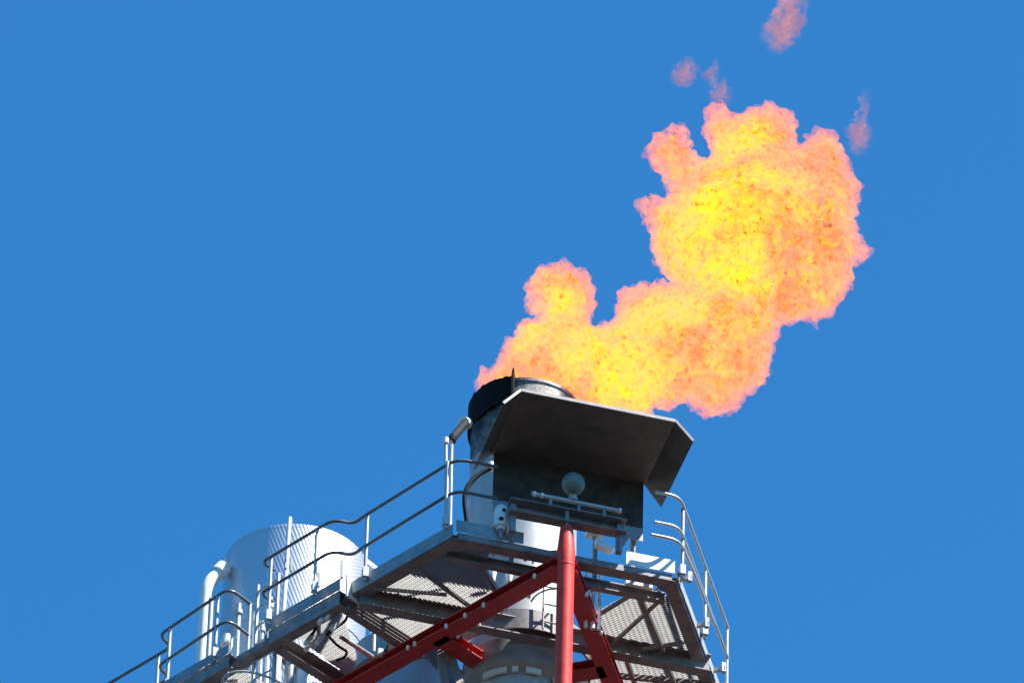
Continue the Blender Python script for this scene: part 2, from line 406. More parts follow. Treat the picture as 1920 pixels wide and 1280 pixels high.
part(MB().bar((A0, B0 - .014, zr1 + .006), (A1, B0 - .014, zr1 + .006), .022, .045), 'rim', 'lit shield edge', hs)
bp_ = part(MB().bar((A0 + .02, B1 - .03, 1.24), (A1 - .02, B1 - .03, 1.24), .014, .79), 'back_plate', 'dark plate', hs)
part(MB().bar((A0 + .02, B1 - .045, .80), (A1 - .02, B1 - .045, .80), .012, .20), 'bounce_strip', 'galvanised steel', hs)  # pale strip added for light bounced up onto the foot of the plate
for a in (A0 + .30, A1 - .12):
    part(MB().bar((a, B1 + .06, .0), (a, B1 + .06, 1.62), .06, .06, (1, 0, 0)), 'support_post', 'weathered beam steel', hs)

# ------------------------------------------------------------------ lamp frame in front of the hood, with the round lamp on it
fr = thing('lamp_frame', 'dark steel frame with a light tube rail standing on the front edge of the platform', 'frame', (0, -2.62, 0))
FB = -2.66
l0 = Vb(997, 925, FB); l1 = Vb(1163, 957, FB); zc = (l0.z + l1.z) / 2
part(MB().tube([(l0.x, FB, zc), (l1.x, FB, zc)], .026, 12), 'tube_rail', 'galvanised rail', fr)
for k in (l0.x + .02, l0.x + .12, l1.x - .02):
    part(MB().tube([(k, FB, zc), (k + .03, FB, zc)], .036, 12), 'coupling', 'white paint', fr)
part(MB().channel((l0.x - .26, FB + .10, zc - .20), (l1.x + .10, FB + .10, zc - .19), .16, .20, -1), 'crossbeam', 'weathered beam steel', fr)
for k in (l0.x - .20, l1.x + .03):
    part(MB().bar((k, FB + .14, -.02), (k, FB + .14, zc - .12), .07, .07, (1, 0, 0)), 'upright', 'weathered beam steel', fr)
part(MB().prism([(l1.x + .02, FB + .09, zc - .29), (l1.x + .16, FB + .09, zc - .29), (l1.x + .02, FB + .09, zc - .60)], (0, .02, 0)), 'gusset', 'weathered beam steel', fr)
for k in (.25, .62, .95):
    part(MB().bar((l0.x + k, FB + .02, zc - .13), (l0.x + k, FB + .02, zc + .02), .03, .05, (0, 1, 0)), 'bracket', 'weathered beam steel', fr)

lc = Vb(1075, 907, FB)
lamp = thing('warning_lamp', 'round pale grey lamp on a short stem against the dark hood', 'lamp', (lc.x, FB, zc))
prof = [(0.001, -.02), (.055, -.02), (.055, .04), (.035, .05)]
part(MB().lathe(lc.x, FB, [(r, zc + .03 + z) for r, z in prof], 24), 'stem', 'grey paint', lamp)
gl = [(.001 + .148 * math.sin(math.pi * k / 14), lc.z - .148 * math.cos(math.pi * k / 14)) for k in range(15)]
part(MB().lathe(lc.x, FB, gl, 32), 'globe', 'lamp glass', lamp, angle=80)

# ------------------------------------------------------------------ small equipment on the deck
def eqbox(name, label, cat, c, ex, ey, ez, m, group=None, extra=None):
    o = thing(name, label, cat, (c[0], c[1], c[2]), group)
    b = MB().box((c[0], c[1], c[2] + ez), (ex, 0, 0), (0, ey, 0), (0, 0, ez))
    part(b, 'body', m, o)
    if extra: extra(o)
    return o
p = Vb(939, 990, -2.36)
vb = thing('valve_body', 'stubby white valve with a rounded top at the left end of the lamp frame', 'valve', (p.x, -2.36, 0))
part(MB().lathe(p.x, -2.36, [(.001, .1), (.055, .10), (.055, .14), (.085, .15), (.085, .42), (.06, .47), (.001, .49)], 24), 'body', 'white paint', vb)
part(MB().tube([(p.x - .02, -2.45, .22), (p.x - .02, -2.36, .22)], .03, 10), 'port', 'black rubber', vb)
part(MB().tube([(p.x + .01, -2.46, .36), (p.x + .01, -2.36, .36)], .022, 10), 'port', 'black rubber', vb)
part(MB().tube([(p.x, -2.36, -.03), (p.x, -2.36, .12)], .03, 10), 'pipe_stub', 'galvanised steel', vb)
p = Vb(957, 995, -2.36)
tb = thing('conduit_box', 'tall white conduit box split by a dark slot beside the stubby valve', 'box', (p.x, -2.36, 0))
part(MB().box((p.x - .028, -2.36, .27), (.026, 0, 0), (0, .05, 0), (0, 0, .20)).box((p.x + .033, -2.36, .29), (.022, 0, 0), (0, .05, 0), (0, 0, .18)), 'body', 'white paint', tb)
part(MB().bar((p.x, -2.34, -.02), (p.x, -2.34, .46), .02, .06, (1, 0, 0)), 'back_strip', 'weathered beam steel', tb)
p = Vb(1117, 1005, -1.9)
jb = thing('junction_box', 'white junction box on the deck right of the red leg top', 'box', (p.x, -1.9, 0))
part(MB().box((p.x + .02, -1.9, p.z + .12), (.07, 0, 0), (0, .06, 0), (0, 0, .13)), 'body', 'white paint', jb)
part(MB().box((p.x - .095, -1.9, p.z + .12), (.03, 0, 0), (0, .06, 0), (0, 0, .13)), 'door', 'white paint', jb)
part(MB().bar((p.x, -1.88, 0), (p.x, -1.88, p.z), .05, .05, (1, 0, 0)), 'stand', 'weathered beam steel', jb)
part(MB().prism([(p.x - .02, -2.0, p.z - .09), (p.x + .24, -2.0, p.z - .20), (p.x + .20, -2.0, p.z - .24), (p.x - .02, -2.0, p.z - .21)], (0, .1, 0)), 'sloping_foot', 'white paint', jb)
# pilot gas line climbing to the tip on the left
pl = thing('pilot_gas_pipe', 'thin pilot gas pipe with a thick dark elbow reaching the soot-black tip', 'pipe', (-1.1, -1.5, 0))
q0 = Vb(846, 985, -1.2); q1 = Vb(847, 824, -1.2); q2 = Vb(874, 792, -.25)
part(MB().tube([(q0.x, -1.2, 0), (q1.x, -1.2, q1.z)], .022, 10), 'riser', 'galvanised rail', pl)
q3 = Vb(836, 980, -1.25); q4 = Vb(836, 824, -1.25)
part(MB().tube([(q3.x, -1.25, 1.0), (q4.x, -1.25, q4.z)], .022, 10), 'riser', 'galvanised rail', pl)
part(MB().tube(fillet([(q1.x, -1.2, q1.z - .02), (q1.x + .02, -1.2, q1.z + .05), q2], .1), .055, 12), 'elbow', 'black rubber', pl)
part(MB().tube([q2 + Vector((-.05, -.06, -.05)), q2 + Vector((.03, .05, .03))], .075, 14), 'flange', 'white paint', pl)
part(MB().tube([Vector((q4.x, -1.25, q4.z - .06)), Vector((q4.x, -1.25, q4.z + .02))], .04, 12), 'end_cap', 'white paint', pl)
# black hose looping in front of the stack
hz = thing('black_hose', 'black hose curving down the shaded left side of the flare stack', 'hose', (-.95, -.9, 0))
pts = [Vb(u, v, -.95) for (u, v) in ((922, 876), (905, 884), (888, 897), (876, 912), (871, 930), (871, 945), (874, 966), (876, 985))]
part(MB().tube(fillet(pts, .08, 3), .032, 10), 'tube', 'black rubber', hz)
part(MB().tube([Vb(921, 868, -.95), Vb(921, 880, -.95)], .05, 12), 'coupling', 'white paint', hz)
# ladder fragment / hoops against the bright shell, under the deck opening
hp = thing('caged_ladder', 'thin dark ladder with hoops against the sunlit lower stack behind the red leg', 'ladder', (.2, -1.0, -.3))
za, zb2 = -.25, .95
for a in (.02, .30):
    part(MB().tube([(a, -1.02, za), (a, -1.02, zb2)], .014, 8), 'stile', 'weathered beam steel', hp)
for k in range(4):
    part(MB().tube([(.02, -1.02, za + .12 + k * .28), (.30, -1.02, za + .12 + k * .28)], .011, 8), 'rung', 'weathered beam steel', hp)
for z in (.15, .75):
    pts = [(.16 + .30 * math.cos(rad(a)), -1.02 + .36 * math.sin(rad(a)), z) for a in range(180, 361, 15)]
    part(MB().tube(pts, .012, 8), 'hoop', 'weathered beam steel', hp)
# pipes seen through the open strip of the deck at the right
for (u, lab) in ((1100, 'leftmost thin white pipe behind the front beam right of the red leg'), (1113, 'knobbly white pipe between two thinner ones right of the red leg'), (1125, 'rightmost thin white pipe in the open strip of the deck')):
    p = Vb(u, 1075, -1.6)
    o = thing('drop_pipe', lab, 'pipe', (p.x, -1.6, 0), 'white pipes dropping through the deck')
    part(MB().tube([(p.x, -1.6, -.55), (p.x, -1.6, .35)], .024 if u != 1113 else .03, 10), 'tube', 'white paint', o)
    if u == 1113:
        part(MB().tube([(p.x, -1.6, .02), (p.x, -1.6, .10)], .048, 12), 'union', 'white paint', o)
p0 = Vb(1165, 1092, -1.8); p1 = Vb(1215, 1104, -1.8)
o = thing('cable_tray', 'short white cable tray lying along the second deck beam at the right', 'tray', (p0.x, -1.85, 0))
part(MB().bar((p0.x, -1.98, -.03), (p1.x, -1.98, -.03), .06, .05), 'tray', 'white paint', o)
part(MB().prism([(p1.x + .02, -1.98, -.06), (p1.x + .16, -2.05, -.06), (p1.x + .16, -1.98, .10)], (0, .02, 0)), 'end_gusset', 'galvanised steel', o)
p0 = Vb(965, 1030, -2.05); p1 = Vb(1028, 1041, -2.05)
o = thing('pipe_run', 'short white pipe run with stubs under the deck left of the red leg', 'pipe', (p0.x, -2.05, 0))
part(MB().tube(fillet([(p0.x - .02, -2.05, p0.z - .08), (p0.x - .01, -2.05, p0.z), (p1.x, -2.05, p1.z)], .05), .024, 10), 'tube', 'white paint', o)
part(MB().tube([(p0.x + .14, -2.05, p0.z - .14), (p0.x + .14, -2.05, p0.z)], .02, 8), 'stub', 'white paint', o)
for (u, v) in ((925, 1030), (946, 1034)):
    p = Vb(u, v, -2.05)
    part(MB().tube([(p.x, -2.05, p.z - .08), (p.x, -2.05, p.z + .06)], .026, 8), 'stub', 'white paint', o)
for (u, v, h, lab) in ((924, 1072, .30, 'long white sleeve hanging under the deck above the left red beam'), (955, 1076, .24, 'short white sleeve hanging beside the left red beam top')):
    p = Vb(u, v, -1.3)
    o = thing('cable_sleeve', lab, 'sleeve', (p.x, -1.3, p.z), 'white sleeves under the deck')
    part(MB().tube([(p.x, -1.3, p.z - h / 2), (p.x, -1.3, p.z), (p.x, -1.3, p.z + h / 2)], .05, 12, radii=[.03, .052, .035]), 'sleeve', 'white paint', o)

# ------------------------------------------------------------------ walkway towards the second stack
wk = thing('walkway', 'open rectangular walkway frame of dark beams in front of the clad stack', 'walkway', E(1.3, 1.8, -.2))
def wbeam(p, q, side, h=.22, w=.14):
    p, q = Vector(p), Vector(q); p.z = q.z = -.13
    return part(MB().channel(p, q, w, h, side), 'frame_beam', 'weathered beam steel', wk)
wbeam(E(.66, 2.50), E(1.92, 2.50), -1); wbeam(E(1.90, 2.42), E(1.90, 1.08), -1); wbeam(E(1.82, 1.12), E(.72, 1.12), -1, .16, .12); wbeam(E(.72, 1.05), E(.72, 2.42), -1, .18, .12)
part(MB().bar(E(.64, 2.585, .06), E(1.95, 2.585, .06), .012, .17), 'toe_plate', 'galvanised steel', wk)
part(MB().bar(E(1.985, 2.55, -.10), E(1.985, 1.0, -.10), .05, .12), 'end_plate', 'weathered beam steel', wk)
part(MB().box(E(.56, 2.40, .02), E(.0, .15) - E(0, 0), E(.012, 0) - E(0, 0), (0, 0, .17)), 'closing_plate', 'white paint', wk)
part(MB().tube([E(1.3, 1.9, -.05), E(1.3, 1.08, -.05)], .03, 8), 'cross_tie', 'weathered beam steel', wk)
grating([L(u, v, 0) for u, v in ((552, 1186), (622, 1134), (642, 1148), (650, 1170), (668, 1225), (665, 1262), (650, 1262))], 120, wk)
def cable(name, label, pts, r, m, cat='cable', group=None, rf=.08):
    pts = [L(u, v, z) for (u, v, z) in pts]
    o = thing(name, label, cat, pts[0], group)
    part(MB().tube(fillet(pts, rf, 4), r, 8), 'tube', m, o)
    return o
cable('cable_loop', 'dark zigzag cable seen through the walkway frame, nearest its left corner', [(575, 1200, -.16), (592, 1180, -.16), (590, 1160, -.16), (606, 1148, -.16)], .02, 'black rubber', group='cables in the walkway frame')
cable('cable_loop', 'dark cable across the middle of the walkway frame', [(598, 1198, -.16), (625, 1180, -.16), (648, 1163, -.16), (652, 1152, -.16)], .018, 'black rubber', group='cables in the walkway frame')
cable('cable_loop', 'dark hooked cable in the lower half of the walkway frame', [(618, 1194, -.16), (634, 1211, -.16), (652, 1221, -.16), (647, 1231, -.16), (631, 1237, -.16)], .017, 'black rubber', group='cables in the walkway frame')
cable('grey_conduit', 'bent grey conduit beside the zigzag cable in the walkway frame', [(585, 1212, -.13), (598, 1190, -.13), (597, 1168, -.13), (622, 1140, -.13)], .03, 'galvanised rail', 'conduit')
for (u, v, s, lab) in ((606, 1151, .05, 'white cable clamp uppermost in the walkway frame'), (617, 1144, .035, 'small white clamp at the top corner of the walkway frame'), (580, 1190, .045, 'white cable clamp at the left of the walkway frame'),
                       (630, 1162, .055, 'white cable clamp in the middle of the walkway frame'), (601, 1188, .045, 'white clamp on the bent grey conduit'), (580, 1201, .045, 'lowest white cable clamp at the left of the walkway frame')):
    p = L(u, v, -.17)
    o = thing('cable_clamp', lab, 'clamp', p, 'white cable clamps')
    part(MB().tube([p + Vector((-s, -.01, -.16)), p + Vector((s, .01, .02))], s * .7, 10), 'body', 'white paint', o)
p = L(701, 1205, -.15)
o = thing('conduit_tube', 'short upright white conduit in the right corner of the walkway frame', 'conduit', p)
part(MB().tube([p + Vector((0, 0, -.13)), p + Vector((0, 0, .13))], .022, 8), 'tube', 'white paint', o)
part(MB().box(p + Vector((.09, 0, -.13)), (.03, 0, 0), (0, .03, 0), (0, 0, .05)), 'cap', 'white paint', o)
# tall poles at the walkway's outer corner, in front of the clad stack
for (u0_, v0_, u1_, v1_, r_, m_, lab) in ((529, 1180, 543, 970, .030, 'white paint', 'tall white pole at the walkway corner rising past the clad stack rim'), (533, 1100, 546, 972, .022, 'weathered beam steel', 'dark thin pole beside the tall white pole')):
    p = E(1.80, 2.60, -.04); top = Vb(u1_, v1_, p.y)
    b0 = Vb(u0_, v0_, p.y)
    o = thing('corner_pole', lab, 'pole', b0, 'poles at the walkway corner')
    part(MB().tube([b0, top], r_, 10), 'shaft', m_, o)
# equipment on the walkway in front of the white cladding
for (u, va, vb_, w, m, lab) in ((536, 1050, 1066, .03, 'grey paint', 'left narrow grey bracket between the walkway rails'), (546, 1050, 1070, .025, 'grey paint', 'right narrow grey bracket between the walkway rails'),
                            (598, 1072, 1100, .028, 'grey paint', 'thin grey upright standing at mid walkway'), (641, 1050, 1083, .03, 'grey paint', 'grey upright next to the right end of the clad stack')):
    b_ = E(1.2, 2.3).y; a0 = Vb(u, va, b_); a1 = Vb(u, vb_, b_)
    o = thing('rail_bracket', lab, 'bracket', a1, 'grey brackets on the walkway')
    part(MB().bar(a1, a0, w * 1.5, w, (1, 0, 0)), 'plate', m, o)

# ------------------------------------------------------------------ second stack with aluminium cladding
B2 = 3.4
pl_, pr_ = Vb(423, 1060, B2), Vb(686, 1060, B2)
r2 = (pr_.x - pl_.x) / 2; a2 = (pl_.x + pr_.x) / 2
zt2 = Vb(553, 977, B2 - r2).z
s2 = thing('clad_stack', 'wide stack clad in bright embossed aluminium, left of the flare stack', 'stack', (a2, B2, GZ))
ROOTLOC[s2.name] = W((a2, B2, GZ))
prof = [(r2, GZ), (r2, zt2 - 2.9), (r2 + .012, zt2 - 2.895), (r2 + .012, zt2 - 2.85), (r2, zt2 - 2.845), (r2, zt2 - 1.45), (r2 + .010, zt2 - 1.447), (r2 + .010, zt2 - 1.41), (r2, zt2 - 1.407), (r2, zt2 - .05)]
part(MB().lathe(a2, B2, prof, 128), 'cladding', 'embossed aluminium', s2)
part(MB().lathe(a2, B2, [(r2 - .05, zt2 - .6), (r2 - .05, zt2), (r2 - .012, zt2), (r2 + .001, zt2 - .012), (r2 + .001, zt2 - .06)], 128), 'rim', 'embossed aluminium', s2)
part(MB().lathe(a2, B2, [(.01, zt2 - .5), (r2 - .04, zt2 - .5)], 48), 'inner_floor', 'sooty steel', s2)
for k, (u, v) in enumerate(((428, 1052), (427, 1066))):
    p = Vb(u, v, B2)
    part(MB().box(p, (.05, 0, 0), (0, .05, 0), (0, 0, .035)), 'lug', 'white paint', s2)
p = Vb(700, 1070, B2 - .3)
part(MB().tube([p + Vector((-.16, 0, .10)), p + Vector((.03, 0, -.03))], .085, 16), 'nozzle', 'white paint', s2)
# hoops/bands of insulation: an instrument dome on the front
p = Vb(625, 1050, B2 - r2 - .25)
# third vessel
B3 = 2.0
pl3, pr3 = Vb(664, 1215, B3), Vb(852, 1215, B3); r3 = (pr3.x - pl3.x) / 2; a3 = (pl3.x + pr3.x) / 2
zt3 = Vb(757, 1160, B3 - r3).z
s3 = thing('grey_vessel', 'shaded blue-grey vessel showing behind the lower walkway and red beam', 'vessel', (a3, B3, GZ))
part(MB().lathe(a3, B3, [(r3, GZ), (r3, zt3 - .55), (r3 + .05, zt3 - .54), (r3 + .05, zt3 - .48), (r3, zt3 - .47), (r3, zt3 - .1), (r3 * .9, zt3 - .02), (r3 * .6, zt3 + .05), (.01, zt3 + .07)], 96), 'shell', 'grey vessel', s3)

# white pipe with an elbow into the clad stack
pe0 = Vb(376, 1275, B2 - .2); pe1 = Vb(388, 1095, B2 - .2); pe2 = Vb(428, 1058, B2 - .2)
wp = thing('elbow_pipe', 'thick white pipe bending over into the left side of the clad stack', 'pipe', (pe0.x, B2 - .2, GZ))
part(MB().tube(fillet([(pe0.x, B2 - .2, GZ), (pe0.x, B2 - .2, pe0.z), pe1, Vb(414, 1070, B2 - .2)], .18), .085, 16), 'tube', 'white paint', wp)
part(MB().tube([Vb(410, 1074, B2 - .2), Vb(421, 1063, B2 - .2)], .11, 16), 'flange', 'white paint', wp)
part(MB().tube([Vb(418, 1066, B2 - .2), pe2 + Vector((.25, .1, 0))], .05, 12), 'nozzle', 'weathered beam steel', wp)
wq = thing('grey_downpipe', 'slim grey pipe standing just right of the thick white elbow pipe', 'pipe', (pe0.x + .1, B2 - .4, GZ))
part(MB().tube([(Vb(388, 1275, 2.9).x, 2.9, GZ), (Vb(388, 1275, 2.9).x, 2.9, Vb(390, 1120, 2.9).z)], .035, 10), 'tube', 'galvanised rail', wq)

# ------------------------------------------------------------------ far platform, beyond the gap for the ladder
fp = thing('far_platform', 'far platform at the lower left with handrails stepping away from the camera', 'platform', E(4, 2.2, -.2))
part(MB().channel(E(2.62, 2.50, -.12), E(4.0, 2.50, -.12), .15, .2, -1), 'edge_beam', 'weathered beam steel', fp)
part(MB().channel(E(4.0, 2.22, -.12), E(9, 2.22, -.12), .15, .2, -1), 'edge_beam', 'weathered beam steel', fp)
grating([E(2.72, 2.44), E(4.0, 2.44), E(4.0, 2.2), E(6.5, 2.2), E(6.5, 1.0), E(4.5, 1.0), E(3.4, 1.5), E(2.72, 1.5)], 120, fp)
part(MB().bar(E(2.60, 2.60, .03), E(4.02, 2.60, .03), .012, .13), 'toe_plate', 'galvanised steel', fp)
fh = rail_set(fp, [E(2.68, 2.16), E(2.64, 2.62), E(4.02, 2.52), E(4.06, 2.24), E(9, 2.20)], (1.0, .5), rf=.16)
for p in (E(2.68, 2.20), E(2.86, 2.60), E(3.80, 2.53), E(4.33, 2.22), E(5.6, 2.2), E(7, 2.2)): post(fh, p, 1.01)
part(MB().bar(E(2.72, 2.42, -.02), E(2.72, 2.42, .33), .10, .08, (1, 0, 0)), 'gate_stub', 'white paint', fp)
# access ladder through the gap
ld = thing('access_ladder', 'white access ladder with hoops rising through the gap between the two platforms', 'ladder', E(2.2, 2.5, GZ))
for t_ in (2.05, 2.42):
    part(MB().tube([E(t_, 2.32, GZ), E(t_, 2.32, 1.10)], .026, 8), 'stile', 'galvanised rail', ld)
for k in range(26):
    part(MB().tube([E(2.05, 2.32, 1.0 - k * .28), E(2.42, 2.32, 1.0 - k * .28)], .014, 8), 'rung', 'galvanised rail', ld)
for z in (-.75, -1.5):
    pts = [E(2.235 + .36 * math.cos(rad(a)), 2.32 + .62 * math.sin(rad(a)), z) for a in range(0, 181, 12)]
    part(MB().tube(pts, .016, 8), 'hoop', 'galvanised rail', ld)
for a in (40, 90, 140):
    part(MB().bar(E(2.235 + .36 * math.cos(rad(a)), 2.32 + .62 * math.sin(rad(a)), -2.5), E(2.235 + .36 * math.cos(rad(a)), 2.32 + .62 * math.sin(rad(a)), -.72), .03, .008, (1, 0, 0)), 'cage_strip', 'galvanised rail', ld)
# pipes and valves bunched between the ladder and the walkway
rngp = random.Random(5)
for (u, vt, w, m, lab) in ((448, 1132, .035, 'galvanised rail', 'slim steel downpipe nearest the left ladder post'), (478, 1148, .035, 'white paint', 'white downpipe left of the ladder bundle'), (425, 1190, .05, 'white paint', 'white downpipe furthest left, under the end of the far platform rail'), (492, 1165, .03, 'galvanised rail', 'slim steel downpipe between two white ones by the ladder'),
                           (507, 1120, .03, 'white paint', 'thin white downpipe tallest in the bundle by the walkway corner'),
                           (522, 1200, .06, 'white paint', 'thick white downpipe under the walkway corner'), (545, 1222, .07, 'grey paint', 'thick grey downpipe under the walkway edge'), (566, 1238, .08, 'white paint', 'white downpipe rightmost under the walkway edge')):
    b_ = 1.5; p = Vb(u, vt, b_)
    o = thing('downpipe', lab, 'pipe', (p.x, b_, GZ), 'downpipes below the walkway')
    part(MB().tube([(p.x, b_, GZ), (p.x, b_, p.z)], w, 12), 'tube', m, o)
    part(MB().tube([(p.x, b_, p.z - .16), (p.x, b_, p.z - .10)], w * 1.55, 12), 'flange', m, o)
# dark hangers under the left red beam
for (u0_, v0_, u1_, v1_, lab) in ((826, 1218, 836, 1300, 'dark hanger post dropping from the left red beam, left of the blue gap'), (840, 1212, 868, 1300, 'slanting dark hanger dropping beside the grey collar')):
    p = Vb(u0_, v0_, -.35); q = Vb(u1_, v1_, -.35)
    o = thing('hanger_post', lab, 'hanger', p, 'dark hangers below the left red beam')
    part(MB().bar(q + (q - p) * 2.0, p, .10, .05, (0, 1, 0)), 'bar', 'weathered beam steel', o)
o = thing('stay_bar', 'thin dark bar crossing the blue gap beside the grey collar', 'bar', Vb(840, 1245, -.3))
part(MB().bar(Vb(838, 1244, -.3), Vb(870, 1262, -.3), .03, .05), 'bar', 'weathered beam steel', o)

# ------------------------------------------------------------------ flame
FLAME_Y = O.y
def P(u, v, dy=0.0):
    d = ray(u, v); t = (FLAME_Y + dy - CAM.y) / d.y
    return CAM + d * t
zo = [(55,1160),(60,1120),(100,1105),(130,1060),(135,1020),(175,1000),(180,975),(250,952),(252,944),(182,938),(200,910),(205,850),(225,815),(265,790),(320,785),(370,805),(410,850),(412,920),(404,968),(430,976),(470,955),(475,910),(490,865),(515,850),(540,860),(575,845),(620,850),(655,860),(620,825),(590,790),(575,740),(565,680),(540,630),(535,595),(560,580),(600,588),(622,596),(640,575),(612,555),(606,520),(578,500),(557,470),(570,430),(600,395),(650,372),(690,395),(700,432),(728,478),(752,470),(745,430),(732,390),(745,370),(720,335),(745,300),(780,300),(800,322),(830,340),(860,335),(890,318),(930,315),(985,325),(1010,350),(1014,405),(1024,435),(1036,425),(1042,385),(1080,380),(1130,400),(1160,450),(1175,500),(1200,550),(1225,590),(1200,620),(1185,650),(1195,700),(1235,740),(1225,770),(1190,790),(1185,840),(1160,890),(1120,950),(1060,960),(1000,975),(965,972),(965,1000),(940,1040),(945,1080),(930,1120),(915,1170),(880,1170),(850,1200),(820,1235),(760,1258),(720,1235),(695,1200),(650,1212),(600,1225),(565,1256),(500,1290),(400,1290),(300,1260),(180,1230),(90,1215)]
FL = [(860 + x / 1.6, y / 1.6) for x, y in zo]
def pdist(p, poly):
    best = 1e9; n = len(poly)
    for i in range(n):
        a, b = poly[i - 1], poly[i]
        ex, ey = b[0] - a[0], b[1] - a[1]; q = max(0, min(1, ((p[0] - a[0]) * ex + (p[1] - a[1]) * ey) / (ex * ex + ey * ey + 1e-9)))
        best = min(best, math.hypot(a[0] + q * ex - p[0], a[1] + q * ey - p[1]))
    return best
import bmesh
def cloud_tex(size, depth=3, hard=False):
    t = bpy.data.textures.new('turbulence', 'CLOUDS'); t.noise_scale = size; t.noise_depth = depth; t.noise_basis = 'BLENDER_ORIGINAL'; t.noise_type = 'HARD_NOISE' if hard else 'SOFT_NOISE'
    return t
_b = bmesh.new(); bmesh.ops.create_icosphere(_b, subdivisions=2, radius=1.0)
ICO_V = [v.co.copy() for v in _b.verts]; ICO_F = [tuple(v.index for v in f.verts) for f in _b.faces]; _b.free()
def blob(name, poly, step, voxel, disp, m, squash=1.0, minr=5, jitter=.0, grow=.97, erode=0.0, stretch=None):
    rng = random.Random(11); us = [p[0] for p in poly]; vs = [p[1] for p in poly]
    K = 150.0; SV = []; SF = []
    org = P(sum(us) / len(us), sum(vs) / len(vs))
    v = min(vs)
    while v < max(vs):
        u = min(us)
        while u < max(us):
            q = (u + rng.uniform(-.4, .4) * step, v + rng.uniform(-.4, .4) * step)
            if inpoly(q, poly):
                dd = pdist(q, poly) - erode
                if dd >= minr:
                    c = P(q[0], q[1], rng.uniform(-1, 1) * jitter * min(dd, 60) / K) - org
                    k0 = len(SV); rr = dd * grow / K
                    SV += [tuple(c + x * rr) for x in ICO_V]; SF += [tuple(k0 + i for i in f) for f in ICO_F]
            u += step
        v += step
    me = bpy.data.meshes.new(name); me.from_pydata(SV, [], SF); me.update()
    tmp = bpy.data.objects.new('tmp', me); col.objects.link(tmp)
    r = tmp.modifiers.new('r', 'REMESH'); r.mode = 'VOXEL'; r.voxel_size = voxel
    for (size, stg) in disp:
        hd = stg < 0
        dm = tmp.modifiers.new('d', 'DISPLACE'); dm.texture = cloud_tex(size, 3, hd); dm.strength = abs(stg); dm.mid_level = .28 if hd else .5; dm.texture_coords = 'LOCAL'
    r = tmp.modifiers.new('r2', 'REMESH'); r.mode = 'VOXEL'; r.voxel_size = voxel
    dg = bpy.context.evaluated_depsgraph_get()
    out = bpy.data.meshes.new_from_object(tmp.evaluated_get(dg)); out.name = name
    bpy.data.objects.remove(tmp)
    for p in out.polygons: p.use_smooth = True
    out.materials.clear(); out.materials.append(m)
    o = bpy.data.objects.new(name, out); col.objects.link(o); o.location = org
    return o

